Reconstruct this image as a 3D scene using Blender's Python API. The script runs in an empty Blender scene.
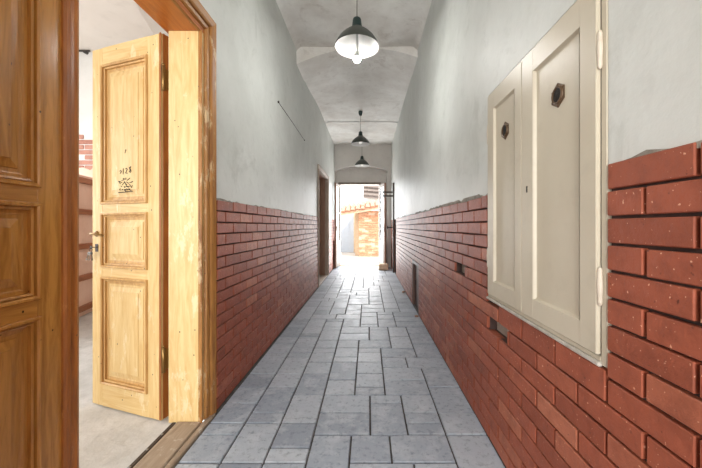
import bpy, bmesh, math, random
from mathutils import Vector, Matrix
random.seed(7)
S = bpy.context.scene
COL = S.collection
PI = math.pi

# ------------------------------------------------------------------ helpers
def lin(r, g, b):
    f = lambda c: (c/255/12.92) if c/255 <= .04045 else ((c/255+.055)/1.055)**2.4
    return (f(r), f(g), f(b), 1)

class MB:
    def __init__(self):
        self.v = []; self.f = []; self.sm = []
    def add(self, vs, fs, smooth=False):
        o = len(self.v); self.v += [tuple(p) for p in vs]
        for q in fs:
            self.f.append(tuple(i+o for i in q)); self.sm.append(smooth)
        return self
    def box(self, x0, x1, y0, y1, z0, z1):
        v = [(x, y, z) for z in (z0, z1) for y in (y0, y1) for x in (x0, x1)]
        return self.add(v, [(0,2,3,1),(4,5,7,6),(0,1,5,4),(2,6,7,3),(0,4,6,2),(1,3,7,5)])
    def prism(self, poly, z0, z1, ax='z'):
        """poly extruded along axis ax ('z': xy poly, 'y': xz poly, 'x': yz poly)"""
        n = len(poly)
        def P(a, b, c):
            return (a, b, c) if ax == 'z' else ((a, c, b) if ax == 'y' else (c, a, b))
        v = [P(a, b, z0) for a, b in poly] + [P(a, b, z1) for a, b in poly]
        f = [tuple(range(n))[::-1], tuple(range(n, 2*n))]
        f += [(i, (i+1) % n, n+(i+1) % n, n+i) for i in range(n)]
        return self.add(v, f)
    def cbox(self, x0, x1, y0, y1, z0, z1, c=.003):
        """box with chamfered edges"""
        c = min(c, (x1-x0)*.4, (y1-y0)*.4, (z1-z0)*.4)
        bm = bmesh.new()
        bmesh.ops.create_cube(bm, size=1)
        for p in bm.verts:
            p.co = Vector((x0 if p.co.x < 0 else x1, y0 if p.co.y < 0 else y1, z0 if p.co.z < 0 else z1))
        bmesh.ops.bevel(bm, geom=list(bm.edges), offset=c, segments=1, affect='EDGES')
        bm.verts.index_update()
        self.add([p.co[:] for p in bm.verts], [tuple(p.index for p in q.verts) for q in bm.faces])
        bm.free(); return self
    def lathe(self, prof, c=(0,0,0), n=40, ax='z', smooth=True):
        cx, cy, cz = c; vs = []; fs = []
        for r, h in prof:
            for i in range(n):
                a = 2*PI*i/n
                if ax == 'z': vs.append((cx+r*math.cos(a), cy+r*math.sin(a), cz+h))
                elif ax == 'x': vs.append((cx+h, cy+r*math.cos(a), cz+r*math.sin(a)))
                else: vs.append((cx+r*math.sin(a), cy+h, cz+r*math.cos(a)))
        for k in range(len(prof)-1):
            for i in range(n):
                j = (i+1) % n
                fs.append((k*n+i, k*n+j, (k+1)*n+j, (k+1)*n+i))
        return self.add(vs, fs, smooth)
    def tube(self, pts, r, n=10, smooth=True):
        pts = [Vector(p) for p in pts]; vs = []; fs = []; m = len(pts)
        for k, p in enumerate(pts):
            d = (pts[min(k+1, m-1)]-pts[max(k-1, 0)]).normalized()
            u = d.cross(Vector((0, 0, 1)))
            if u.length < 1e-3: u = d.cross(Vector((0, 1, 0)))
            u.normalize(); w = d.cross(u)
            rr = r[k] if isinstance(r, (list, tuple)) else r
            for i in range(n):
                a = 2*PI*i/n
                vs.append(p+u*rr*math.cos(a)+w*rr*math.sin(a))
        for k in range(m-1):
            for i in range(n):
                j = (i+1) % n
                fs.append((k*n+i, k*n+j, (k+1)*n+j, (k+1)*n+i))
        fs.append(tuple(range(n))[::-1]); fs.append(tuple(range((m-1)*n, m*n)))
        return self.add(vs, fs, smooth)
    def rings(self, x0, x1, z0, z1, prof, y0, sgn, cap=True):
        """concentric mitred rectangle profile; prof = [(inset, out)], out measured along sgn*y from y0"""
        vs = []; fs = []
        for ins, out in prof:
            y = y0+sgn*out
            vs += [(x0+ins, y, z0+ins), (x1-ins, y, z0+ins), (x1-ins, y, z1-ins), (x0+ins, y, z1-ins)]
        for k in range(len(prof)-1):
            for i in range(4):
                j = (i+1) % 4
                fs.append((4*k+i, 4*k+j, 4*k+4+j, 4*k+4+i))
        if cap:
            k = len(prof)-1; fs.append((4*k, 4*k+1, 4*k+2, 4*k+3))
        return self.add(vs, fs)
    def build(self, name, mat, parent=None, loc=None):
        me = bpy.data.meshes.new(name)
        me.from_pydata(self.v, [], self.f)
        for p, s in zip(me.polygons, self.sm): p.use_smooth = s
        bm = bmesh.new(); bm.from_mesh(me)
        bmesh.ops.recalc_face_normals(bm, faces=bm.faces)
        bm.to_mesh(me); bm.free()
        me.materials.append(mat)
        o = bpy.data.objects.new(name, me); COL.objects.link(o)
        if parent: o.parent = parent
        if loc: o.location = loc
        return o

def tag(o, label=None, cat=None, group=None, kind=None):
    if label: o['label'] = label
    if cat: o['category'] = cat
    if group: o['group'] = group
    if kind: o['kind'] = kind
    return o
def empty(name, loc, label, cat, group=None, kind=None, rz=0):
    o = bpy.data.objects.new(name, None); COL.objects.link(o)
    o.location = loc; o.rotation_euler = (0, 0, rz); o.empty_display_size = .05
    return tag(o, label, cat, group, kind)

# ------------------------------------------------------------------ materials
class N:
    def __init__(self, name):
        self.m = bpy.data.materials.new(name); self.m.use_nodes = True
        self.t = self.m.node_tree; self.b = self.t.nodes['Principled BSDF']
        self.co = self.t.nodes.new('ShaderNodeTexCoord')
    def n(self, ty, **kw):
        x = self.t.nodes.new(ty)
        for k, v in kw.items():
            if k in x.inputs: x.inputs[k].default_value = v
            else: setattr(x, k, v)
        return x
    def l(self, a, b): self.t.links.new(a, b)
    def mapping(self, scale, src='Object'):
        mp = self.n('ShaderNodeMapping'); mp.inputs['Scale'].default_value = scale
        self.l(self.co.outputs[src], mp.inputs['Vector']); return mp.outputs[0]
    def noise(self, scale, detail=4, rough=.55, vec=None, dist=0):
        x = self.n('ShaderNodeTexNoise'); x.inputs['Scale'].default_value = scale
        x.inputs['Detail'].default_value = detail; x.inputs['Roughness'].default_value = rough
        x.inputs['Distortion'].default_value = dist
        self.l(vec if vec else self.co.outputs['Object'], x.inputs['Vector']); return x.outputs['Fac']
    def ramp(self, fac, stops):
        x = self.n('ShaderNodeValToRGB'); e = x.color_ramp.elements
        while len(e) < len(stops): e.new(.5)
        for el, (p, c) in zip(e, stops): el.position = p; el.color = c
        self.l(fac, x.inputs['Fac']); return x.outputs['Color']
    def mix(self, a, b, fac, mode='MIX'):
        x = self.n('ShaderNodeMix', data_type='RGBA', blend_type=mode)
        for v, i in ((a, 6), (b, 7)):
            if hasattr(v, 'node'): self.l(v, x.inputs[i])
            else: x.inputs[i].default_value = v
        if hasattr(fac, 'node'): self.l(fac, x.inputs[0])
        else: x.inputs[0].default_value = fac
        return x.outputs[2]
    def base(self, c):
        if hasattr(c, 'node'): self.l(c, self.b.inputs['Base Color'])
        else: self.b.inputs['Base Color'].default_value = c
    def rough(self, r, spec=None):
        if hasattr(r, 'node'): self.l(r, self.b.inputs['Roughness'])
        else: self.b.inputs['Roughness'].default_value = r
        if spec is not None: self.b.inputs['Specular IOR Level'].default_value = spec
    def bump(self, h, s, d=.01):
        x = self.n('ShaderNodeBump'); x.inputs['Strength'].default_value = s; x.inputs['Distance'].default_value = d
        self.l(h, x.inputs['Height']); self.l(x.outputs[0], self.b.inputs['Normal'])

W1 = (1, 1, 1, 1); K0 = (0, 0, 0, 1)
def plain(name, c, r=.5, metal=0, spec=None):
    a = N(name); a.rough(r, spec); a.b.inputs['Metallic'].default_value = metal
    h = a.noise(9, 4); a.base(a.mix(tuple(x*.86 for x in c[:3])+(1,), c, h)); return a.m
def wood(name, light, dark, axis='z', wear=None, r=.42, worn=.0, holes=True, grain=1.0):
    a = N(name)
    sc = {'z': (9, 9, .9), 'x': (.9, 9, 9), 'y': (9, .9, 9)}[axis]
    g1 = a.noise(3.2, 6, .6, a.mapping(sc), 1.2)
    sc2 = tuple(x*4 for x in sc); g2 = a.noise(4, 3, .5, a.mapping(sc2))
    c = a.mix(dark, light, a.ramp(g1, [(.5-.22/grain, K0), (.5+.12/grain, W1)]))
    mid = tuple(x*.8 for x in dark[:3])+(1,)
    c = a.mix(c, mid, a.ramp(g2, [(.58, K0), (.8, (.4, .4, .4, 1))]))
    if holes:      # worm holes and nail marks
        vo = a.n('ShaderNodeTexVoronoi'); vo.inputs['Scale'].default_value = 17
        a.l(a.mapping((1, 1, .8)), vo.inputs['Vector'])
        c = a.mix(c, (.06, .03, .012, 1), a.ramp(vo.outputs['Distance'], [(.045, W1), (.075, K0)]))
    if wear:
        w = a.noise(5, 8, .72, a.mapping((2.2, 2.2, .8)))
        c = a.mix(c, wear, a.ramp(w, [(.60-worn, K0), (.66-worn, (.75, .75, .75, 1))]))
    a.base(c); a.rough(r); a.bump(g2, .12, .004); return a.m
def plaster(name, c1, c2, r=.55, scale=2.0, bump=.25, stain=None, spec=.5):
    a = N(name)
    h = a.noise(scale, 7, .62); h2 = a.noise(scale*6, 5, .6)
    c = a.mix(c1, c2, a.ramp(h, [(.36, K0), (.66, W1)]))
    c = a.mix(c, tuple(x*.85 for x in c1[:3])+(1,), a.ramp(h2, [(.56, K0), (.78, (.55, .55, .55, 1))]))
    if stain:
        s = a.noise(scale*1.7, 9, .75, dist=.6)
        c = a.mix(c, stain, a.ramp(s, [(.56, K0), (.68, (.6, .6, .6, 1))]))
    a.base(c); a.rough(r, spec); a.bump(h2, bump, .012); return a.m
def brickmat(name, c1, c2, c3):
    a = N(name)
    g = a.n('ShaderNodeNewGeometry')
    c = a.ramp(g.outputs['Random Per Island'], [(0, c1), (.5, c2), (.86, c2), (1, c3)])
    h = a.noise(14, 6, .65)
    c = a.mix(c, tuple(x*.62 for x in c1[:3])+(1,), a.ramp(h, [(.45, K0), (.8, (.8, .8, .8, 1))]))
    sp = a.noise(95, 2, .5)
    c = a.mix(c, lin(222, 170, 140), a.ramp(sp, [(.69, K0), (.73, (.9, .9, .9, 1))]))
    sp2 = a.noise(60, 3, .5)
    c = a.mix(c, lin(62, 26, 22), a.ramp(sp2, [(.68, K0), (.76, (.7, .7, .7, 1))]))
    a.base(c); a.rough(.52, .32); a.bump(a.noise(40, 6, .65), .45, .008); return a.m

M = {}
M['brick'] = brickmat('red_clinker', lin(140, 73, 51), lin(157, 84, 60), lin(178, 110, 83))
M['mortar'] = plaster('dark_mortar', lin(62, 46, 42), lin(84, 66, 60), .9, 12)
M['mortar_top'] = plaster('grey_cement', lin(128, 122, 112), lin(165, 160, 150), .9, 16, .5)
M['paint'] = plaster('pale_wall_paint', lin(199, 202, 197), lin(213, 216, 212), .50, 1.6, .3, lin(182, 185, 179), spec=.35)
M['lime'] = plaster('limewash_ceiling', lin(206, 201, 194), lin(231, 229, 224), .8, 1.9, .5, lin(174, 165, 155))
M['lime2'] = plaster('limewash_end', lin(196, 190, 184), lin(208, 203, 197), .8, 1.2, .25)
M['white'] = plaster('white_plaster', lin(214, 212, 208), lin(226, 224, 221), .8, 1.5, .2)
M['roomceil'] = plaster('room_ceiling', lin(206, 198, 189), lin(214, 207, 199), .85, 1.1, .1)
M['roomfloor'] = plaster('dusty_concrete', lin(184, 181, 176), lin(210, 207, 203), .85, 3.5, .5, lin(150, 144, 136))
M['pinkwall'] = plaster('pink_plaster', lin(226, 192, 172), lin(238, 210, 192), .8, 2.2, .3)
M['honey'] = wood('pale_pine', lin(226, 198, 142), lin(207, 166, 102), 'z', lin(232, 212, 170), .42, .03)
M['honeyx'] = wood('pale_pine_rail', lin(226, 198, 142), lin(207, 166, 102), 'x', lin(232, 212, 170), .42, .03)
M['mould'] = wood('moulding_varnish', lin(212, 172, 112), lin(180, 132, 74), 'z', None, .42)
M['amber'] = wood('amber_varnish', lin(198, 140, 68), lin(158, 104, 44), 'z', None, .24)
M['ambery'] = wood('amber_varnish_rail', lin(198, 140, 68), lin(158, 104, 44), 'x', None, .24)
M['orange'] = wood('orange_varnish', lin(164, 98, 42), lin(124, 70, 28), 'z', lin(186, 126, 70), .38, .0)
M['orangey'] = wood('orange_varnish_head', lin(186, 110, 42), lin(156, 84, 28), 'y', None, .35)
M['casing'] = wood('worn_casing', lin(172, 120, 60), lin(126, 80, 38), 'z', lin(204, 178, 138), .5, .04)
M['casingy'] = wood('worn_casing_head', lin(172, 120, 60), lin(126, 80, 38), 'y', lin(204, 178, 138), .5, .0)
M['sill'] = wood('worn_threshold', lin(166, 147, 126), lin(134, 114, 94), 'y', lin(190, 176, 158), .7, .05)
M['brownshelf'] = wood('brown_shelf_wood', lin(168,108,72), lin(138,84,54), 'x', None, .5, 0, False)
M['hatchbrown'] = wood('hatch_paint', lin(96, 68, 56), lin(74, 50, 40), 'z', None, .5, 0, False)
M['darkbrown'] = wood('brown_paint', lin(156, 118, 95), lin(126, 94, 74), 'z', None, .45, 0, False)
M['greybrown'] = wood('weathered_grey_wood', lin(170, 154, 138), lin(136, 118, 102), 'z', lin(200, 190, 178), .6, .03, False)
M['cream'] = plaster('cream_paint', lin(190, 181, 161), lin(200, 192, 173), .38, 1.4, .1, lin(178, 167, 146))
M['creamedge'] = plaster('cream_edge', lin(196, 184, 164), lin(208, 198, 182), .5, 5, .1, lin(176, 150, 118))
M['ledge'] = plaster('grey_ledge', lin(160, 154, 142), lin(196, 190, 180), .8, 14, .4, lin(118, 104, 90))
M['hole'] = plaster('hole_cement', lin(160, 150, 138), lin(186, 178, 168), .9, 20, .5)
M['iron'] = plain('dark_iron', lin(70, 60, 54), .5, .3)
M['bronze'] = plain('old_bronze', lin(96, 74, 52), .42, .3)
M['blackmesh'] = plain('dark_gauze', lin(30, 23, 17), .7)
M['brass'] = plain('worn_brass', lin(150, 118, 70), .35, .8)
M['shade'] = plain('charcoal_enamel', lin(62, 66, 60), .35)
M['shadein'] = plain('toned_down_enamel', lin(170, 170, 167), .4)  # lining colour toned down to offset the glare of the lit bulb
M['shadein_lightened'] = plain('lightened_enamel', lin(240, 240, 238), .5)  # same lining, lightened in colour to look brighter in the unlit lamps
M['cap'] = plain('green_black_cap', lin(34, 52, 50), .4)
M['cord'] = plain('grey_cord', lin(138, 134, 124), .6)
M['steel'] = plain('grey_steel', lin(150, 148, 144), .35, .9)
M['black'] = plain('black_ink', lin(36, 30, 22), .8)
M['wire'] = plain('dark_wire', lin(70, 66, 62), .6)
M['white_paint_wood'] = plain('white_painted_wood', lin(226, 222, 216), .45)
M['yardwood'] = wood('grey_door_wood', lin(134, 122, 110), lin(104, 92, 82), 'z', None, .6, 0, False)
M['yardpaint'] = plain('grey_white_door_paint', lin(176, 168, 160), .55)
M['stone'] = plaster('tan_block', lin(216, 188, 156), lin(228, 206, 178), .9, 14, .4)
M['court'] = plaster('courtyard_concrete', lin(196, 190, 184), lin(216, 212, 206), .9, .9, .3)
M['ruin'] = brickmat('old_courtyard_brick', lin(206, 142, 108), lin(220, 166, 130), lin(232, 200, 170))
M['ruinmortar'] = plaster('courtyard_mortar', lin(214, 186, 156), lin(230, 208, 184), .9, 5, .4)
M['roombrick'] = brickmat('faded_room_brick', lin(172, 116, 98), lin(188, 136, 118), lin(216, 186, 172))
M['tile'] = brickmat('roof_tile', lin(196, 136, 108), lin(206, 150, 122), lin(218, 170, 144))
M['greytile'] = plain('grey_roof_tile', lin(140, 126, 118), .7)
M['bluegrey'] = plain('pale_blue_door_paint', lin(200, 210, 222), .5)
def paver():
    a = N('grey_paver'); g = a.n('ShaderNodeNewGeometry')
    c = a.ramp(g.outputs['Random Per Island'], [(0, lin(142, 151, 163)), (.5, lin(160, 169, 180)), (1, lin(176, 184, 193))])
    h = a.noise(7, 7, .65); c = a.mix(c, lin(196, 202, 208), a.ramp(h, [(.48, K0), (.7, (.7, .7, .7, 1))]))
    h3 = a.noise(30, 6, .7); c = a.mix(c, lin(96, 104, 114), a.ramp(h3, [(.52, K0), (.72, (.75, .75, .75, 1))]))
    a.base(c); a.rough(a.ramp(h, [(.3, (.40,)*3+(1,)), (.7, (.60,)*3+(1,))]), .5)
    a.bump(a.noise(38, 7, .7), .5, .006); return a.m
M['paver'] = paver()
M['joint'] = plaster('sandy_joint', lin(70, 68, 66), lin(96, 91, 86), .95, 20)
def glassm():
    a = N('clear_glass'); a.base((.93, .96, .97, 1)); a.rough(.03)
    a.b.inputs['Transmission Weight'].default_value = 1; a.b.inputs['IOR'].default_value = 1.15; return a.m
M['glass'] = glassm()
def glow(name, c, s):
    a = N(name); a.base(c); a.b.inputs['Emission Color'].default_value = c; a.b.inputs['Emission Strength'].default_value = s; return a.m
M['bulb'] = glow('lit_bulb', (1, .985, .95, 1), 430)
M['bulboff'] = glow('unlit_bulb_glow', (1, .96, .9, 1), .25)  # bulb is off; a faint glow is put into its material

# ------------------------------------------------------------------ dimensions
XL, XR = -.934, .65           # brick faces
PL, PR = -.946, .658          # painted plaster faces
BL, BR = -.99, .705           # masonry behind
ZT = 1.315                    # top of the brick dado
Y0, Y1 = -2.0, 9.0            # corridor
OY0, OY1, OZ = .69, 1.87, 2.29          # near left doorway, clear opening
DY0, DY1, DZ = 6.06, 7.45, 2.24         # far left doorway
CY0, CY1, CZ0, CZ1 = .876, 1.748, .758, 1.862   # cupboard

# ------------------------------------------------------------------ floor
bed = MB(); bed.box(-.98, .72, Y0, 9.28, -.12, -.014)
floor = bed.build('floor', M['joint']); tag(floor, 'corridor floor of grey concrete pavers in mixed sizes', 'floor', kind='structure')
u = .1046; nx = 15; ny = int((9.25-Y0)/u)
occ = [[False]*ny for _ in range(nx)]
pv = MB(); rnd = random.Random(23); x_start = XL+.006; jw = .0046
for j in range(ny):
    for i in range(nx):
        if occ[i][j]: continue
        run = 0
        while i+run < nx and not occ[i+run][j]: run += 1
        opts = [(2,2)]*6+[(2,3)]*5+[(3,2)]*(9 if run % 2 else 4)+[(2,1)]*4
        rnd.shuffle(opts)
        opts = [o for o in opts if run-o[0] != 1]+[(1,2),(2,1),(1,1)]
        for (w, h) in opts:
            if i+w > nx or j+h > ny: continue
            if any(occ[a][b] for a in range(i, i+w) for b in range(j, j+h)): continue
            break
        else: w = h = 1
        for a in range(i, min(i+w, nx)):
            for b in range(j, min(j+h, ny)): occ[a][b] = True
        xa = x_start+i*u; xb = x_start+(i+w)*u; ya = Y0+j*u; yb = ya+h*u
        if i+w == nx: xb = XR+.01
        dz = rnd.uniform(-.0025, .0)
        pv.cbox(xa+jw, xb-jw, ya+jw, yb-jw, -.05, dz, .0035)
o = pv.build('paving', M['paver'], floor)

# ------------------------------------------------------------------ brick dados
def dado(xf, xb, intervals, name, parent, holes=(), zmax=ZT, seed=1, y_anchor=.876, special=None):
    """xf = face, xb = back; intervals=[(y0,y1)]; holes=[(course, y0, y1, z?)] left out"""
    r = random.Random(seed); br = MB(); mo = MB()
    s = 1 if xb > xf else -1
    P, C, L = .073, .0648, .242
    for k in range(19):
        zt = zmax-P*k; zb = max(zt-C, .0)
        if zt < .02: break
        cuts = [(a, b) for (kk, a, b) in holes if kk == k]
        for (ya, yb) in intervals:
            segs = [(ya, yb)]
            for (a, b) in cuts:
                ns = []
                for (p, q) in segs:
                    if b <= p or a >= q: ns.append((p, q)); continue
                    if a > p: ns.append((p, a))
                    if b < q: ns.append((b, q))
                segs = ns
            for (p, q) in segs:
                off = y_anchor-(.121 if k % 2 else 0)
                n0 = math.floor((p-off)/L); y = off+n0*L
                zt2 = zt
                while y < q-1e-4:
                    a = max(y, p); b = min(y+L, q)
                    if b-a > .012:
                        jit = r.uniform(-.0022, .0022); tz = r.uniform(-.0014, .0014)
                        ztt = zt+tz; zbb = zb+tz
                        if k == 0: ztt += r.uniform(-.004, .006)
                        if special and k == special[0] and a >= special[1]-.01 and b <= special[2]+.01: ztt = special[3]
                        g = .0068
                        xa, xc = sorted((xf+s*abs(jit), xb-s*.012))
                        br.cbox(xa, xc, a+g*.7, b-g*.7, zbb, ztt, .0025)
                    y += L
                x0, x1 = sorted((xf+s*.017, xb))
                mo.box(x0, x1, p, q, zb-.0075 if zb > 0 else 0, zt)
    b = br.build('brick_facing', M['brick'], parent)
    m = mo.build('mortar', M['mortar'], parent)
    return b

# ------------------------------------------------------------------ left wall
w = MB()
IN = -1.46
w.box(IN, BL, Y0, .56, 0, 3.7)                                             # before the doorway
w.prism([(BL, 2.0), (BL, DY0-.05), (IN, DY0-.05), (IN, 2.32), (-1.175, 2.0)], 0, 2.42)      # pier, splayed room side
w.box(IN, BL, 2.32, DY0-.05, 2.42, 3.7)
w.prism([(BL, .56), (BL, 2.32), (-1.46, 2.32), (-1.41, 2.1), (-1.32, 1.8), (-1.2, 1.4), (-1.2, .56)], 2.42, 3.7)
w.box(IN, BL, DY0-.05, DY1+.05, DZ+.06, 3.7)
w.box(IN, BL, DY1+.05, 9.3, 0, 3.7)
wall_left = w.build('wall_left', M['white']); tag(wall_left, 'left corridor wall, pale paint above a red brick dado', 'wall', kind='structure')
p = MB(); CW = .112
p.box(BL, PL, Y0, OY0-CW, ZT, 3.7); p.box(BL, PL, OY0-CW, OY1+CW, OZ+.112, 3.7)
p.box(BL, PL, OY1+CW, DY0-.07, ZT, 3.7); p.box(BL, PL, DY0-.07, DY1+.07, DZ+.07, 3.7); p.box(BL, PL, DY1+.07, 9.3, ZT, 3.7)
p.build('painted_plaster', M['paint'], wall_left)
dado(XL, BL, [(Y0, OY0-CW), (OY1+CW+.002, DY0-.072), (DY1+.072, 9.0)], 'left', wall_left, seed=3, y_anchor=OY1+CW)

# ------------------------------------------------------------------ right wall
HY0, HY1, HZ = 4.13, 4.74, .658
w = MB(); w.box(BR, 1.1, Y0, 9.3, 0, 3.7)
wall_right = w.build('wall_right', M['hole']); tag(wall_right, 'right corridor wall, pale paint above a red brick dado', 'wall', kind='structure')
p = MB()
p.box(PR, BR, Y0, CY0, ZT, 3.7); p.box(PR, BR, CY1, 9.3, ZT, 3.7); p.box(PR, BR, CY0, CY1, CZ1, 3.7)
p.build('painted_plaster', M['paint'], wall_right)
holes = [(6, 2.16, 2.402), (9, 1.505, 1.747)]
for k in range(0, 9):
    zt = ZT-.073*k
    if zt > CZ0+.02: holes.append((k, CY0, CY1))
holes += [(k, HY0, HY1) for k in range(9, 19)]
holes += [(8, CY0, CY1)] if False else []
dado(XR, BR, [(Y0, 7.45), (8.0, 9.0)], 'right', wall_right, holes=holes, seed=5, y_anchor=.876, special=(8, CY0, CY1, CZ0-.006))
# rough cement on top of the bricks
def ragged(xf, xb, ya, yb, parent, seed, amp=.018):
    r = random.Random(seed); m = MB(); y = ya; s = 1 if xb > xf else -1
    h = .008
    x0, x1 = sorted((xf+s*.002, xb))
    ys = [ya]
    while ys[-1] < yb-.02: ys.append(min(yb, ys[-1]+r.uniform(.02, .07)))
    hs = []
    for q in ys:
        h = max(.002, min(amp, h+r.uniform(-.013, .013))); hs.append(h)
    poly = [(ya, ZT-.01)]+[(a, ZT+b) for a, b in zip(ys, hs)]+[(yb, ZT-.01)]
    m.prism(poly[::-1], x0, x1, 'x')
    return m.build('cement_edge', M['mortar_top'], parent)
ragged(XR+.004, PR+.004, Y0, CY0-.04, wall_right, 2); ragged(XR+.004, PR+.004, CY1, 7.45, wall_right, 4, .024)
ragged(XL-.005, PL-.004, OY1+CW, DY0-.07, wall_left, 6, .012)

# ------------------------------------------------------------------ ceilings
def zarch(x):
    t = (x-XL)/(XR-XL)
    return 3.30*(1-t)+3.385*t+.165*(1-(2*t-1)**2)
c = MB()
def sheet(fn, xa, xb, ya, yb, nx_, ny_):
    vs = []; fs = []
    for j in range(ny_+1):
        for i in range(nx_+1):
            x = xa+(xb-xa)*i/nx_; y = ya+(yb-ya)*j/ny_; vs.append((x, y, fn(x, y)))
    for j in range(ny_):
        for i in range(nx_):
            a = j*(nx_+1)+i; fs.append((a, a+nx_+1, a+nx_+2, a+1))
    c.add(vs, fs, True)
def cov(x, d=.10):
    e = min(x-(PL), PR-x); e = max(e, 0)
    return 0 if e > d else -(d-math.sqrt(max(0, d*d-(d-e)**2)))*.55
sheet(lambda x, y: 3.525+cov(x)+.008*math.sin(3*x+1.3*y)*math.sin(1.7*y), PL, PR, Y0, 4.26, 28, 50)
def midz(x, y):
    s_ = min(1, max(0, (y-4.75)/1.6)); s_ = s_*s_*(3-2*s_)
    return (zarch(x)+.026)*(1-s_)+(3.45+cov(x)*.3)*s_+.004*math.sin(4*x+2*y)
sheet(midz, PL, PR, 4.7, 7.05, 24, 24)
sheet(lambda x, y: 3.442+cov(x)*.3+.003*math.sin(5*x+2*y), PL, PR, 7.04, 9.3, 12, 12)
ceiling = c.build('ceiling', M['lime']); tag(ceiling, 'mottled limewashed corridor ceiling in three bays', 'ceiling', kind='structure')
a = MB(); n = 28
xs = [PL+(PR-PL)*i/n for i in range(n+1)]
a.prism([(x, zarch(x)) for x in xs]+[(PR, 3.7), (PL, 3.7)], 4.24, 4.75, 'y')
o = a.build('trim_1', M['lime']); tag(o, 'shallow plastered arch crossing the ceiling behind the first lamp', 'arch', kind='structure')
rf = MB(); rf.box(-5.4, 1.2, -2.2, 9.5, 3.7, 3.85); o = rf.build('roof', M['white']); tag(o, 'unseen roof slab added over the ceilings to block sky and sun', 'roof', kind='structure')  # added out of view to keep sky and sun light out

# ------------------------------------------------------------------ end wall with arched recess
EX0, EX1, EZ = -.805, .318, 2.345
w = MB()
ax0, ax1 = -.935, .54
acx = (ax0+ax1)/2
def earch(x): 
    t = (x-ax0)/(ax1-ax0); return 2.70+.15*max(0, 1-(2*t-1)**2)**.75
xs = [ax0+(ax1-ax0)*i/24 for i in range(25)]
w.prism([(PL-.02, 3.6), (PL-.02, 0), (ax0, 0)]+[(x, earch(x)) for x in xs]+[(ax1, 0), (PR+.05, 0), (PR+.05, 3.6)], 9.0, 9.26, 'y')
wall_end = w.build('wall_end', M['lime2']); tag(wall_end, 'end wall of the corridor around the arched courtyard doorway', 'wall', kind='structure')
w = MB()
w.prism([(PL-.02, 3.6), (PL-.02, 0), (EX0, 0), (EX0, EZ), (EX1, EZ), (EX1, 0), (PR+.05, 0), (PR+.05, 3.6)], 9.26, 9.45, 'y')
w.build('recess_back', M['lime2'], wall_end)
d3 = MB()
d3.box(EX0-.05, EX0+.004, 9.2, 9.3, 0, EZ+.004); d3.box(EX1-.004, EX1+.05, 9.2, 9.3, 0, EZ+.004); d3.box(EX0-.05, EX1+.05, 9.2, 9.3, EZ-.004, EZ+.06)
o = d3.build('door_3', M['yardwood']); tag(o, 'grey wooden frame around the bright courtyard doorway', 'door frame', kind='structure')
th = MB(); th.cbox(EX0, EX1, 9.26, 9.46, -.05, .012, .004); th.build('threshold', M['stone'], o)

# front wall behind the viewer, open street door
w = MB(); w.box(-1.46, -.75, -2.2, Y0, 0, 3.7); w.box(.5, 1.1, -2.2, Y0, 0, 3.7); w.box(-.75, .5, -2.2, Y0, 2.6, 3.7)
o = w.build('wall_front', M['white']); tag(o, 'wall behind the viewer with the open street door', 'wall', kind='structure')

# ------------------------------------------------------------------ room on the left
w = MB(); w.box(-5.2, IN, 4.5, 4.7, 0, 3.7)
o = w.build('wall_room_far', M['white']); tag(o, 'far wall of the left room, white plaster above pink', 'wall', kind='structure')
pk = MB(); r = random.Random(3)
pts = []; x = -5.0
while x < IN: pts.append((x, 1.94+r.uniform(-.03, .05))); x += r.uniform(.05, .14)
pk.prism([(-5.0, 0)]+pts+[(IN, 1.94), (IN, 0)], 4.485, 4.5, 'y'); pk.build('pink_plaster', M['pinkwall'], o)
eb = MB(); k = 0; z = 1.94
while z < 2.44:
    x = -5.0+(.13 if k % 2 else 0)
    while x < -1.6:
        if r.random() < .78 - .5*max(0, z-2.25)/.15: eb.cbox(x, x+.24, 4.488, 4.51, z, z+.06, .006)
        x += .255
    z += .072; k += 1
eb.build('exposed_brick', M['roombrick'], o)
w = MB(); w.box(-5.2, -5.0, -1.2, 1.6, 0, 3.7); w.box(-5.2, -5.0, 3.6, 4.7, 0, 3.7); w.box(-5.2, -5.0, 1.6, 3.6, 0, .8); w.box(-5.2, -5.0, 1.6, 3.6, 2.8, 3.7); q = w.build('wall_room_side', M['white']); tag(q, 'side wall of the left room', 'wall', kind='structure')  # opening added in this unseen wall for the side fill light
w = MB(); w.box(-5.0, -4.1, -1.2, -1.0, 0, 3.7); w.box(-2.0, IN, -1.2, -1.0, 0, 3.7); w.box(-4.1, -2.0, -1.2, -1.0, 0, .7); w.box(-4.1, -2.0, -1.2, -1.0, 2.7, 3.7)
q = w.build('wall_room_near', M['white']); tag(q, 'window wall of the left room', 'wall', kind='structure')
w = MB(); w.box(-5.0, IN+.3, -1.0, 4.5, 3.6, 3.66)
w.v = [(min(x, IN) if True else x, y, z) for x, y, z in w.v]
q = w.build('ceiling_room', M['roomceil']); tag(q, 'beige ceiling of the left room', 'ceiling', kind='structure')
w = MB(); w.box(-5.0, -1.145, -1.0, 4.5, -.1, -.004)
q = w.build('floor_room', M['roomfloor']); tag(q, 'dusty concrete floor of the left room', 'floor', kind='structure')

# ------------------------------------------------------------------ near left doorway: casing, jambs, threshold
d1 = empty('door_1', (-1.0, 1.28, 0), 'varnished wooden frame of the near doorway on the left', 'door frame', kind='structure')
inv = Matrix.Translation((1.0, -1.28, 0))
def child(mb, name, mat, par=d1, off=(1.0, -1.28, 0)):
    mb.v = [(x+off[0], y+off[1], z+off[2]) for x, y, z in mb.v]
    return mb.build(name, mat, par)
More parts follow.
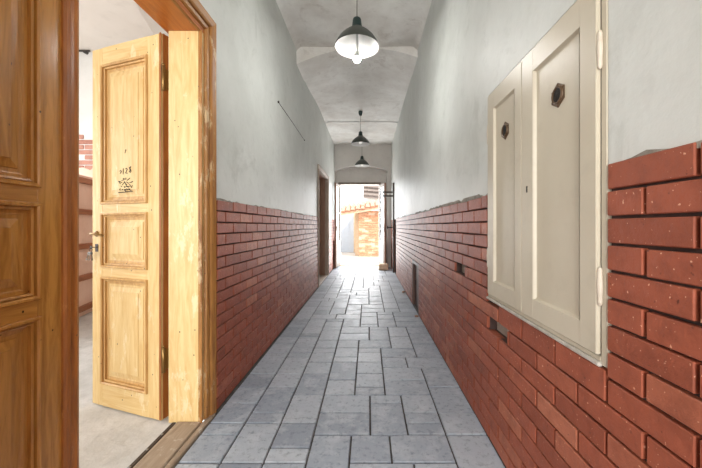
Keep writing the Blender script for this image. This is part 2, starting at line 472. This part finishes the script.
# moulded architrave: (u = distance out from the opening, x = depth)
prof = [(-.004, -.99), (-.004, -.982), (.000, -.976), (.014, -.974), (.020, -.978), (.0205, -.990), (.028, -.990), (.0285, -.968), (.034, -.958), (.050, -.954), (.054, -.958),
        (.0545, -.975), (.062, -.975), (.0625, -.950), (.070, -.943), (.106, -.936), (.112, -.940), (.112, -.99)]
def architrave(y0, y1, zt, prof):
    vs = []; fs = []; m = MB()
    for (uu, xx) in prof:
        vs += [(xx, y0-uu, 0), (xx, y0-uu, zt+uu), (xx, y1+uu, zt+uu), (xx, y1+uu, 0)]
    up = MB(); hd = MB()
    n = len(prof)
    fl = []; fh = []
    for k in range(n-1):
        for i in range(3):
            f = (4*k+i, 4*k+i+1, 4*k+5+i, 4*k+4+i)
            (fh if i == 1 else fl).append(f)
    up.add(vs, fl); hd.add(vs, fh)
    return up, hd
up, hd = architrave(OY0, OY1, OZ, prof)
child(up, 'casing', M['casing']); child(hd, 'head_casing', M['casingy'])
j = MB(); j.box(-1.165, -.974, OY1, OY1+.13, 0, OZ)
child(j, 'jamb', M['honey'])
j = MB(); j.box(-1.165, -.974, OY0-.13, OY0, 0, OZ); child(j, 'jamb', M['amber'])
j = MB(); j.box(-1.165, -.974, OY0-.13, OY1+.13, OZ, OZ+.12); j.cbox(-1.2, -1.165, OY0-.13, OY1+.13, OZ+.012, OZ+.12, .003); child(j, 'head_jamb', M['orangey'])
j = MB(); j.cbox(-.978, -.966, OY1-.010, OY1-.0005, 0, OZ, .002); j.cbox(-.978, -.966, OY0, OY0+.01, 0, OZ, .002); child(j, 'stop_bead', M['casing'])
t = MB(); t.cbox(-1.115, -.972, OY0, OY1, -.05, .010, .006); t.cbox(-.970, -.936, OY0-.1, OY1+.1, -.05, .006, .006)
child(t, 'threshold', M['sill'])
t = MB(); t.cbox(-1.143, -1.122, OY0, OY1, -.05, .004, .002); child(t, 'threshold_strip', M['iron'])
t = MB()
for y in (.8, 1.0, 1.2, 1.4, 1.52, 1.64, 1.76): t.lathe([(0, .006), (.006, .0055), (.007, .003)], (-1.132, y, 0), 10)
child(t, 'nail', M['steel'])

# ------------------------------------------------------------------ panelled door leaves (hinge at origin, leaf along +x, faces at +-y)
PZ = [(.155, .82), (.895, 1.225), (1.295, 2.165)]
def leaf(name, wd, px0, px1, mats, mrail, loc, rz, label, th=.044, ht=2.285, edge=None, mold=None):
    root = empty(name, loc, label, 'door', kind='thing', rz=rz)
    h = th/2; zb = .005
    fr = MB(); fr.cbox(0, px0, -h, h, zb, ht, .003); fr.cbox(px1, wd, -h, h, zb, ht, .003)
    fr.build('stile', mats, root)
    zz = [zb]+[z for q in PZ for z in q]+[ht]
    for k in range(0, len(zz), 2): MB().box(px0-.001, px1+.001, -h+.0006, h-.0006, zz[k], zz[k+1]).build('rail', mrail, root)
    for (z0, z1) in PZ:
        pn = MB(); mo = MB()
        for s in (1, -1):
            mo.rings(px0-.014, px1+.014, z0-.014, z1+.014, [(0, -.014), (.006, -.014), (.0062, .006), (.009, .013), (.016, .013), (.021, .008), (.0212, -.004), (.026, -.004), (.0262, .001), (.033, -.002), (.0335, -.014), (.046, -.015), (.052, -.0175)], s*h, s, cap=False)
            pn.rings(px0+.036, px1-.036, z0+.036, z1-.036, [(0, -.0172), (.014, -.0172), (.0145, -.013), (.044, -.006), (.0445, -.0025)], s*h, s)
        pp = pn.build('panel', mats, root); mo.build('panel_moulding', mold or mats, pp)
    return root
ang = math.atan2(.189, -.56)
lf = leaf('door_leaf', .600, .113, .503, M['honey'], M['honeyx'], (-1.208, 1.899, 0), ang, 'pale yellow pine door leaf standing open into the left room', mold=M['mould'])
# shift so that visible face passes through the measured hinge corner
e = MB(); e.cbox(-.006, -.0005, -.0225, .0125, .012, 2.285, .001); e.build('hinge_edge', M['orange'], lf)
e = MB(); e.cbox(-.004, .0115, .0225, .0262, .012, 2.285, .001); e.build('rebate_strip', M['orange'], lf)
for z in (2.02, .36):
    hg = MB(); hg.lathe([(0, -.075), (.009, -.072), (.009, .072), (0, .075)], (-.012, .016, z), 14); hg.lathe([(0, .072), (.006, .076), (.007, .084), (0, .09)], (-.012, .016, z), 12)
    hg.cbox(-.010, -.006, -.02, .016, z-.06, z+.06, .001)
    hg.build('hinge', M['brass'], lf)
# lever handle, lock plate
hd_ = MB(); X = .556
hd_.lathe([(.0, .0), (.019, .0), (.019, .004), (.012, .007), (.008, .010), (.008, .038), (0, .04)], (X, .022, 1.10), 18, 'y')
hd_.tube([(X, .058, 1.10), (X-.02, .062, 1.102), (X-.06, .063, 1.098), (X-.095, .060, 1.093), (X-.108, .052, 1.088)], [.008, .008, .007, .0065, .006], 10)
hd_.build('lever_handle', M['brass'], lf)
hd_ = MB(); hd_.cbox(X-.014, X+.014, .0215, .0245, .985, 1.035, .002); hd_.lathe([(0, .0245), (.006, .0248), (.006, .026), (0, .0262)], (X, 0, 1.015), 12, 'y'); hd_.build('keyhole_plate', M['iron'], lf)
# black stamped marking on the upper panel: scribbled characters over a block of illegible lettering
mk = MB(); r = random.Random(12)
def strokes(cx, cz, wdt, hgt, nst):
    pts = [(cx+r.uniform(-.5, .5)*wdt, cz+r.uniform(-.5, .5)*hgt) for _ in range(nst)]
    for p, q in zip(pts, pts[1:]):
        mk.tube([(p[0], .0198, p[1]), (q[0], .0198, q[1])], .0022, 5, False)
def ch(pts, cx, cz, s=.016):
    for p, q in zip(pts, pts[1:]):
        mk.tube([(cx-p[0]*s, .0198, cz+p[1]*s), (cx-q[0]*s, .0198, cz+q[1]*s)], .0022, 5, False)
ch([(0,0),(0,2)], .318, 1.475); ch([(-.3,1.6),(.4,2),(1,1.4),(0,.6)], .346, 1.468, .014)
ch([(0,1.6),(.6,2),(1.1,1.5),(.1,.1),(1.2,0)], .300, 1.475); ch([(1,2),(.2,1.6),(1,1),(.3,.4),(.7,0),(1.2,.5),(.4,1.2),(1.1,2)], .270, 1.478, .018)
ch([(.2,0),(.6,1.5),(1,1.2)], .305, 1.60, .014)
for k in range(4):
    for i in range(5 if k else 3): strokes(.348-i*.024-(0 if k else .02)+r.uniform(-.007, .007), 1.438-k*.022+r.uniform(-.005, .005), .036, .022, 3)
mk.tube([(.36, .0198, 1.358), (.24, .0198, 1.362)], .0024, 5, False)
mk.build('ink_marking', M['black'], lf)
# closed leaf
lc = leaf('door_leaf.001', .565, .113, .448, M['amber'], M['ambery'], (-1.202, OY0+.003, 0), PI/2, 'amber varnished panelled door leaf standing closed at the picture edge')
e = MB()
prof2 = [(.538, -.022), (.538, -.030), (.546, -.037), (.560, -.038), (.566, -.034), (.580, -.034), (.588, -.038), (.600, -.034), (.602, -.022)]
e.prism([(a, b) for a, b in prof2], .012, 2.285, 'z'); e.build('meeting_strip', M['orange'], lc)
# keys
kr = empty('key_bunch', (0, 0, 0), 'small bunch of keys hanging from the lock of the open door leaf', 'keys')
kr.location = (-1.208+math.cos(ang)*X-math.sin(ang)*.030, 1.899+math.sin(ang)*X+math.cos(ang)*.030, 1.012); kr.rotation_euler = (0, 0, ang)
kb = MB(); kb.tube([(0, -.002, .003), (0, .026, .003)], .0026, 8); kb.cbox(-.009, .009, .024, .027, -.008, .012, .002); kb.build('key', M['iron'], kr)
kb = MB(); kb.tube([(.013*math.cos(t*.5236), .027+.002*math.sin(t), -.016+.013*math.sin(t*.5236)) for t in range(13)], .0013, 6); kb.build('ring', M['iron'], kr)
for dx, sw in ((-.012, -.18), (.004, .1), (.016, .35)):
    kb = MB(); zt = -.028
    kb.tube([(dx, .029, zt), (dx+.045*math.sin(sw), .029, zt-.05)], .0028, 6); kb.cbox(dx-.009, dx+.009, .027, .031, zt-.014, zt+.002, .002)
    kb.cbox(dx+.045*math.sin(sw)-.001, dx+.045*math.sin(sw)+.009, .0275, .0305, zt-.052, zt-.042, .001)
    kb.build('key', M['steel'] if dx > 0 else M['iron'], kr)

# ------------------------------------------------------------------ shelf rack in the left room
sr = empty('shelf_rack', (-3.63, 4.0, 0), 'rack of brown slats on a pink back board in the left room', 'shelves', rz=math.radians(106))
for z in (.10, .49, .89, 1.33, 1.73):
    s_ = MB(); s_.cbox(-1.0, .42, -.035, 0, z-.036, z+.036, .004); s_.build('slat', M['brownshelf'], sr)
s_ = MB(); s_.box(-1.0, .42, .0, .02, 0, 1.80); s_.build('back_board', M['pinkwall'], sr)
rd = MB(); rd.tube([(-4.7, 4.44, 3.58), (-3.86, 4.44, 3.58)], .012, 8); rd.lathe([(0, 0), (.02, 0), (.02, .05), (0, .05)], (-3.95, 4.45, 3.58), 10, 'y')
o = rd.build('wall_rod', M['wire']); tag(o, 'thin dark rod high under the ceiling of the left room', 'rod')

# ------------------------------------------------------------------ far left doorway
d2 = empty('door_2', (-1.0, 6.75, 0), 'grey brown frame of the far doorway on the left', 'door frame', kind='structure')
of = (1.0, -6.75, 0)
up, hd = architrave(DY0, DY1, DZ, [(-.004, -1.0), (-.004, -.935), (.012, -.925), (.04, -.925), (.046, -.915), (.066, -.915), (.07, -.925), (.07, -1.0)])
child(up, 'casing', M['greybrown'], d2, of); child(hd, 'head_casing', M['greybrown'], d2, of)
j = MB(); j.box(-1.25, -.93, DY1, DY1+.05, 0, DZ); j.box(-1.25, -.93, DY0-.05, DY0, 0, DZ); j.box(-1.25, -.93, DY0, DY1, DZ, DZ+.05)
child(j, 'jamb', M['darkbrown'], d2, of)
t = MB(); t.cbox(-1.4, -.936, DY0, DY1, -.05, .012, .004); child(t, 'threshold', M['greybrown'], d2, of)
for yy in (DY0+.004, (DY0+DY1)/2+.002):
    l2 = empty('door_leaf', (-1.22, yy, 0), 'dark brown closed door leaf deep in the far left doorway, %s half' % ('nearer' if yy < 6.5 else 'farther'), 'door', kind='thing', rz=PI/2)
    wd = (DY1-DY0)/2-.006
    b = MB(); b.cbox(0, wd, -.02, .02, .014, DZ-.004, .003); b.build('leaf_board', M['darkbrown'], l2)
    for z0, z1 in ((.2, .95), (1.1, 2.05)):
        b = MB(); b.rings(.12, wd-.12, z0, z1, [(0, 0), (.004, .008), (.02, .008), (.024, .001), (.04, .001), (.06, .004)], -.02, -1); b.build('panel', M['darkbrown'], l2)

# ------------------------------------------------------------------ cupboard in the right wall (faces -x)
cb = empty('wall_cupboard', (.66, 1.31, CZ0), 'cream painted two-door cupboard set into the right wall', 'cupboard')
oc = (-.66, -1.31, -CZ0)
f = MB()
f.cbox(.656, .704, CY0+.002, .902, CZ0, CZ1, .003); f.cbox(.656, .704, CY1-.018, CY1-.001, CZ0, CZ1, .003)
f.cbox(.656, .704, .902, CY1-.018, CZ1-.016, CZ1-.001, .003); f.cbox(.656, .704, .902, CY1-.018, CZ0, CZ0+.024, .003)
child(f, 'frame', M['cream'], cb, oc)
f = MB(); f.cbox(.645, .660, CY0+.02, CY1, CZ0-.004, CZ0+.010, .004); child(f, 'ledge', M['ledge'], cb, oc)
def cdoor(ya, yb, pa, pb, key, vent, hy):
    d = MB(); z0, z1 = CZ0+.028, CZ1-.018
    xa, xb = .645, .660
    pz0, pz1 = .862, 1.758
    d.cbox(xa, xb, ya, pa, z0, z1, .003); d.cbox(xa, xb, pb, yb, z0, z1, .003)
    d.box(xa+.0004, xb, pa-.002, pb+.002, z0+.002, pz0); d.box(xa+.0004, xb, pa-.002, pb+.002, pz1, z1-.002)
    dd = child(d, 'door', M['cream'], cb, oc)
    p = MB()
    # recessed field with a stepped, chamfered edge; facing -x
    vs = []; fs = []
    pr = [(0, xa), (.001, xa+.001), (.006, xa+.012), (.010, xa+.013)]
    for ins, xx in pr: vs += [(xx, pa+ins, pz0+ins), (xx, pb-ins, pz0+ins), (xx, pb-ins, pz1-ins), (xx, pa+ins, pz1-ins)]
    for k in range(len(pr)-1):
        for i in range(4): fs.append((4*k+i, 4*k+(i+1) % 4, 4*k+4+(i+1) % 4, 4*k+4+i))
    k = len(pr)-1; fs.append((4*k, 4*k+1, 4*k+2, 4*k+3)); p.add(vs, fs)
    child(p, 'panel', M['cream'], dd, oc)
    vy, vz = vent; xs_ = xa+.013
    v = MB(); R = .041
    hexp = [(vy+R*math.cos(PI/6+k*PI/3)*(1.0), vz+R*1.05*math.sin(PI/6+k*PI/3)) for k in range(6)]
    v.prism(hexp, xs_-.003, xs_+.001, 'x')
    v.lathe([(.023, -.004), (.025, -.008), (.028, -.009), (.031, -.006), (.032, -.003)], (xs_, vy, vz), 28, 'x')
    for k in range(6):
        a = PI/6+k*PI/3; v.lathe([(.004, -.003), (.0035, -.0055), (0, -.006)], (xs_, vy+.035*math.cos(a), vz+.036*math.sin(a)), 8, 'x')
    vv = child(v, 'vent_rosette', M['bronze'], dd, oc)
    g = MB(); g.lathe([(0, -.0045), (.024, -.0045), (.024, -.003)], (xs_, vy, vz), 24, 'x')
    for k in range(-4, 5):
        hw = math.sqrt(max(.0001, .023**2-(k*.0055)**2)); g.box(xs_-.006, xs_-.0045, vy-hw, vy+hw, vz+k*.006-.001, vz+k*.006+.001)
    child(g, 'mesh_insert', M['blackmesh'], vv, oc)
    if key:
        q = MB(); q.lathe([(0, -.002), (.004, -.002), (.0045, .0)], (xa, key, 1.308), 12, 'x'); q.box(xa-.002, xa+.0005, key-.003, key+.003, 1.286, 1.306)
        child(q, 'keyhole', M['black'], dd, oc)
    for hz in (1.645, .98):
        q = MB(); q.lathe([(0, -.056), (.0045, -.052), (.0065, -.044), (.0065, -.018), (.0075, -.016), (.0075, .016), (.0065, .018), (.0065, .044), (.0045, .052), (0, .056)], (xa+.006, hy, hz), 14)
        child(q, 'hinge', M['creamedge'], dd, oc)
    return dd
cdoor(.904, 1.344, .977, 1.253, 1.298, (1.106, 1.602), .898)
cdoor(1.347, CY1-.020, 1.412, 1.648, None, (1.53, 1.606), CY1-.014)

# ------------------------------------------------------------------ low hatch in the right wall
h = empty('low_hatch', (.66, 4.43, 0), 'low dark brown hatch at floor level in the right brick dado', 'hatch')
oh = (-.66, -4.43, 0)
f = MB(); f.cbox(.654, .704, HY0, HY0+.05, .004, HZ-.004, .003); f.cbox(.654, .704, HY1-.05, HY1, .004, HZ-.004, .003); f.cbox(.654, .704, HY0+.05, HY1-.05, HZ-.05, HZ-.004, .003)
child(f, 'frame', M['hatchbrown'], h, oh)
f = MB(); f.cbox(.690, .702, HY0+.052, HY1-.052, .008, HZ-.052, .003); child(f, 'door', M['hatchbrown'], h, oh)
f = MB(); f.cbox(.682, .690, HY1-.12, HY1-.09, .30, .37, .002); child(f, 'latch', M['iron'], h, oh)
# bits of broken brick by the wall foot
for k, (x, y, s) in enumerate(((.615, 4.05, .03), (.62, 5.55, .035), (.60, 5.50, .022))):
    b = MB(); b.lathe([(0, 0), (s*.9, .004), (s, s*.35), (s*.6, s*.7), (0, s*.75)], (x, y, 0), 7, smooth=False)
    o = b.build('brick_chip', M['darkbrown']); tag(o, ['dark brick chip lying just before the low hatch', 'larger dark brick chip beyond the low hatch', 'smaller dark brick chip beyond the low hatch'][k], 'rubble', 'brick chips at the foot of the right wall')

# thin wire and nail on the left wall
wr = MB(); wr.tube([(PL+.004, 3.36, 2.452), (PL+.005, 3.9, 2.443), (PL+.004, 4.74, 2.42)], .003, 8); wr.lathe([(0, .016), (.012, .014), (.013, 0)], (PL, 3.36, 2.452), 12, 'x')
wr.lathe([(0, .012), (.008, .010), (.009, 0)], (PL, 4.74, 2.42), 10, 'x')
o = wr.build('wall_rod', M['wire']); tag(o, 'thin dark rod fixed on the left wall above the brick dado', 'rod')

# ------------------------------------------------------------------ pendant lamps
def lamp(i, x, y, zr, zc, label, lit=True, bx=0.0, bdrop=.0):
    root = empty('pendant_lamp', (x, y, zr), label, 'lamp', 'pendant lamps along the corridor ceiling')
    so = [(.190, 0), (.1915, .003), (.186, .018), (.172, .046), (.150, .079), (.122, .109), (.093, .133), (.066, .152), (.048, .166), (.044, .172)]
    MB().lathe(so, n=56).build('shade', M['shade'], root)
    si = [(.190, 0), (.1885, .003), (.182, .020), (.168, .048), (.146, .080), (.118, .109), (.089, .132), (.062, .150), (.045, .164), (0, .168)]
    MB().lathe(si, n=56).build('shade_lining', M['shadein'] if lit else M['shadein_lightened'], root)  # one lining in two tones, darker where the bulb is lit
    MB().lathe([(.046, .166), (.045, .172), (.041, .20), (.037, .235), (.033, .247), (.024, .254), (.005, .258), (0, .258)], n=32).build('lamp_cap', M['cap'], root)
    MB().tube([(0, 0, .25), (0, 0, zc-zr-.02)], .0052, 8).build('cord', M['cord'], root)
    MB().lathe([(0, zc-zr), (.040, zc-zr), (.043, zc-zr-.012), (.038, zc-zr-.05), (.026, zc-zr-.082), (.010, zc-zr-.09), (0, zc-zr-.09)], n=28).build('ceiling_cup', M['cap'], root)
    b = MB()
    n_ = bdrop
    b.lathe([(0, .160), (.012, .158), (.0125, .06-n_), (.0125, .05-n_)], (0, 0, 0), 20).build('lamp_holder', M['shadein'], root)
    R = .031
    pr = [(.0135, .055-n_), (.016, .04-n_), (.026, .012-n_)]+[(R*math.cos(t*PI/16), -.010-n_-R*math.sin(t*PI/16)) for t in range(0, 9)]
    MB().lathe(pr, (0, 0, 0), 24).build('bulb', M['bulb'] if lit else M['bulboff'], root)
    MB().lathe([(.0150, .055-n_), (.0176, .04-n_), (.0278, .012-n_), (R+.001, -.002-n_), (R+.0005, -.0035-n_)], (0, 0, 0), 24).build('added_bulb_collar', M['shadein'], root)  # added opaque collar, shields the shade lining from the bulb light
    return root
l1 = lamp(0, -.095, 2.76, 2.69, 3.525, 'nearest and largest looking of the charcoal pendant lamps, lit bright', True, bdrop=.088)
lamp(1, -.15, 6.42, 2.79, 3.45, 'middle of the three charcoal pendant lamps, hanging beyond the ceiling arch', False, bdrop=-.05)
lamp(2, -.154, 8.2, 2.69, 3.442, 'farthest and lowest looking charcoal pendant lamp, in front of the end arch', False, bdrop=-.05)

# ------------------------------------------------------------------ courtyard doors and brace
def yard_leaf(name, hx, hy, ang, wd, label):
    root = empty(name, (hx, hy, 0), label, 'door', kind='thing', rz=ang)
    f = MB(); T = .02
    f.cbox(0, .07, -T, T, .02, 2.32, .003); f.cbox(wd-.08, wd, -T, T, .02, 2.32, .003)
    f.box(.069, wd-.079, -T+.001, T-.001, .02, .75); f.box(.069, wd-.079, -T+.001, T-.001, 2.24, 2.319); f.box(.069, wd-.079, -T+.001, T-.001, 1.5, 1.54)
    f.build('leaf_frame', M['yardwood'], root)
    g = MB(); g.box(.069, wd-.079, -.003, .003, .75, 1.5); g.box(.069, wd-.079, -.003, .003, 1.54, 2.24); g.build('glazing', M['glass'], root)
    p = MB()
    for s in (1, -1): p.rings(.09, wd-.10, .12, .66, [(0, 0), (.004, .008), (.016, .008), (.02, .0005), (.03, .001), (.05, .004)], s*(T-.001), s)
    p.build('lower_panel', M['yardpaint'], root)
    e = MB(); e.cbox(wd-.001, wd+.012, -T-.004, T+.004, .02, 2.32, .002); e.build('edge_strip', M['darkbrown'], root)
    b = MB(); b.cbox(wd-.06, wd-.03, -T-.012, T+.012, 1.0, 1.16, .003); b.tube([(wd-.045, -T-.05, 1.1), (wd-.045, T+.05, 1.1)], .008, 8); b.build('latch', M['iron'], root)
    return root
yard_leaf('door_leaf', EX0-.012, 9.19, math.atan2(-.55, -.062), .555, 'white courtyard door leaf folded back against the left wall')
yard_leaf('door_leaf', EX1+.014, 9.19, math.atan2(-.545, .13), .555, 'white glazed courtyard door leaf standing open beside the iron post')
br = empty('iron_post', (.63, 7.9, 0), 'tall dark iron post at the right wall with arms to the courtyard door', 'post')
b = MB(); b.cbox(-.018, .018, -.03, .03, 0, 2.22, .003); b.build('post', M['iron'], br)
for z, d in ((1.985, .10), (1.89, .10), (1.115, .07)):
    b = MB(); b.cbox(-.25 if z > 1.5 else -.16, -.015, -.012, .012, z-.018, z+.018, .003); b.cbox(-.26 if z > 1.5 else -.17, -.235 if z > 1.5 else -.145, -.016, .03, z-.035, z+.035, .003); b.build('arm', M['iron'], br)
b = MB(); b.cbox(-.14, .10, -.08, .08, 0, .155, .008)
o = b.build('doorstop_block', M['stone'], None, (.42, 8.42, 0)); o.rotation_euler = (0, 0, .12); tag(o, 'tan stone block on the floor holding the courtyard door open', 'block')

# ------------------------------------------------------------------ courtyard outside
g = MB(); g.box(-14, 14, 9.46, 40, -.1, -.005); g.box(-14, 14, -14, -2.2, -.1, -.005)
o = g.build('ground', M['court']); tag(o, 'pale sunlit courtyard ground beyond the doorway', 'ground', kind='structure')
sh = empty('brick_shed', (.5, 12.2, 0), 'tumbledown orange brick shed with a clay tile roof in the courtyard', 'shed')
osd = (-.5, -12.2, 0)
m = MB(); m.box(-.34, 2.4, 12.02, 12.6, 0, 1.72); child(m, 'wall', M['ruinmortar'], sh, osd); m = MB(); m.box(-2.6, -.9, 14.2, 14.6, 0, 1.72); child(m, 'wall', M['white'], sh, osd)
bb = MB(); r = random.Random(9); k = 0; z = .05
while z < 1.66:
    x = -.35+(.0 if k % 2 else -.0); first = True
    while x < 1.6:
        L = .13 if (first and k % 2) else .25; first = False
        if r.random() < (.55 if x < .1 and z < 1.1 else .92): bb.cbox(x, x+L-.015, 11.985+r.uniform(-.012, .01), 12.05, z, z+.065, .008)
        x += L
    z += .08; k += 1
child(bb, 'brick_facing', M['ruin'], sh, osd)
rt = MB()
def roofz(x): return 1.63+.16*(x+1.0)
x = -2.6
while x < 2.0:
    for kk in range(3):
        y = 11.72+kk*.33; zz = roofz(x)+kk*.10+r.uniform(-.02, .02)
        pts = [(.09*math.cos(t*PI/6), .06*math.sin(t*PI/6)) for t in range(7)]
        vs = [(x+a, y, zz+b) for a, b in pts]+[(x+a*.9, y+.4, zz+.12+b) for a, b in pts]
        n7 = 7; rt.add(vs, [(i, i+1, n7+i+1, n7+i) for i in range(6)]+[tuple(range(7)), tuple(range(7, 14))[::-1]])
        rt.box(x-.1, x+.1, y, y+.38, zz-.03, zz+.02)
    x += .185
child(rt, 'tile_roof', M['tile'], sh, osd)
m = MB(); m.prism([(-2.6, 1.28), (2.0, 2.02), (2.0, 2.10), (-2.6, 1.36)], 11.76, 11.86, 'y'); child(m, 'eave_beam', M['stone'], sh, osd)
m = MB(); m.cbox(-1.75, -.55, 14.06, 14.18, 0, 1.70, .01)
for x in (-1.55, -1.2, -.85): m.box(x, x+.02, 14.045, 14.065, .1, 1.7)
child(m, 'shed_door', M['bluegrey'], sh, osd)
m = MB(); m.cbox(-.62, -.5, 13.9, 14.2, 0, 1.78, .01); m.box(-.5, -.3, 12.5, 14.2, 0, 1.72); child(m, 'door_post', M['stone'], sh, osd)
hs = empty('courtyard_house', (1.5, 21, 0), 'white house with a grey tiled roof behind the courtyard shed', 'house')
ohs = (-1.5, -21, 0)
m = MB(); m.prism([(-.25, 0), (5, 0), (5, 2.6), (-.25, 3.05)], 20, 24, 'y'); child(m, 'wall', M['white'], hs, ohs)
m = MB()
for k in range(9):
    y0 = 19.6+k*.45; z0 = 3.05+k*.3
    for i in range(16):
        x = -.3+i*.34; dz = -.085*(x+.25)
        m.cbox(x, x+.32, y0, y0+.47, z0+dz, z0+dz+.06, .01)
        m.prism([(x+.02, z0+dz-.06), (x+.30, z0+dz-.06), (x+.30, z0+dz), (x+.02, z0+dz)], y0+.1, y0+.5, 'y')
m.prism([(19.7, 2.98), (24, 5.85), (24, 5.75), (19.7, 2.88)], -.3, 5.1, 'x')
m.v = m.v[:-8]+[(x, y, z-.085*(x+.25)) for x, y, z in m.v[-8:]]
child(m, 'tile_roof', M['greytile'], hs, ohs)

# ------------------------------------------------------------------ light
wd = bpy.data.worlds.new('sky'); S.world = wd; wd.use_nodes = True
nt = wd.node_tree; bg = nt.nodes['Background']
bg.inputs['Color'].default_value = (.93, .97, 1, 1); bg.inputs['Strength'].default_value = 1.9
def area(name, loc, rot, sx, sy, pw, col=(1, 1, 1)):
    L = bpy.data.lights.new(name, 'AREA'); L.shape = 'RECTANGLE'; L.size = sx; L.size_y = sy; L.energy = pw; L.color = col
    o = bpy.data.objects.new(name, L); COL.objects.link(o); o.location = loc; o.rotation_euler = rot; return o
area('street_door_daylight', (-.12, -2.02, 1.35), (PI/2, 0, 0), 1.2, 2.4, 58, (1, .99, .97))        # shines +y
area('room_window_daylight', (-3.05, -1.02, 1.7), (PI/2, 0, 0), 2.0, 1.9, 34, (1, .985, .95))
area('room_side_fill', (-5.02, 2.6, 1.8), (PI/2, 0, -PI/2), 1.9, 1.9, 36, (1, .99, .97))  # added fill light to brighten the left room from an invented opening
area('courtyard_door_daylight', (-.24, 9.5, 1.2), (-PI/2, 0, 0), 1.1, 2.3, 50, (.97, .99, 1))
sun = bpy.data.lights.new('sun', 'SUN'); sun.energy = 1.8; sun.angle = .02; sun.color = (1, .93, .82)
so = bpy.data.objects.new('sun', sun); COL.objects.link(so)
so.rotation_euler = Vector((-.55, .5, -.65)).to_track_quat('-Z', 'Y').to_euler()

# ------------------------------------------------------------------ camera
cam = bpy.data.cameras.new('camera'); co = bpy.data.objects.new('camera', cam); COL.objects.link(co)
co.location = (0, 0, 1.15); co.rotation_euler = (PI/2, 0, 0)
cam.sensor_width = 36; cam.lens = 36*320/702; cam.shift_x = -17/702; cam.shift_y = -8/702
cam.clip_start = .02
S.camera = co
S.view_settings.view_transform = 'Standard'; S.view_settings.look = 'None'
S.view_settings.exposure = 0.75; S.view_settings.gamma = 1
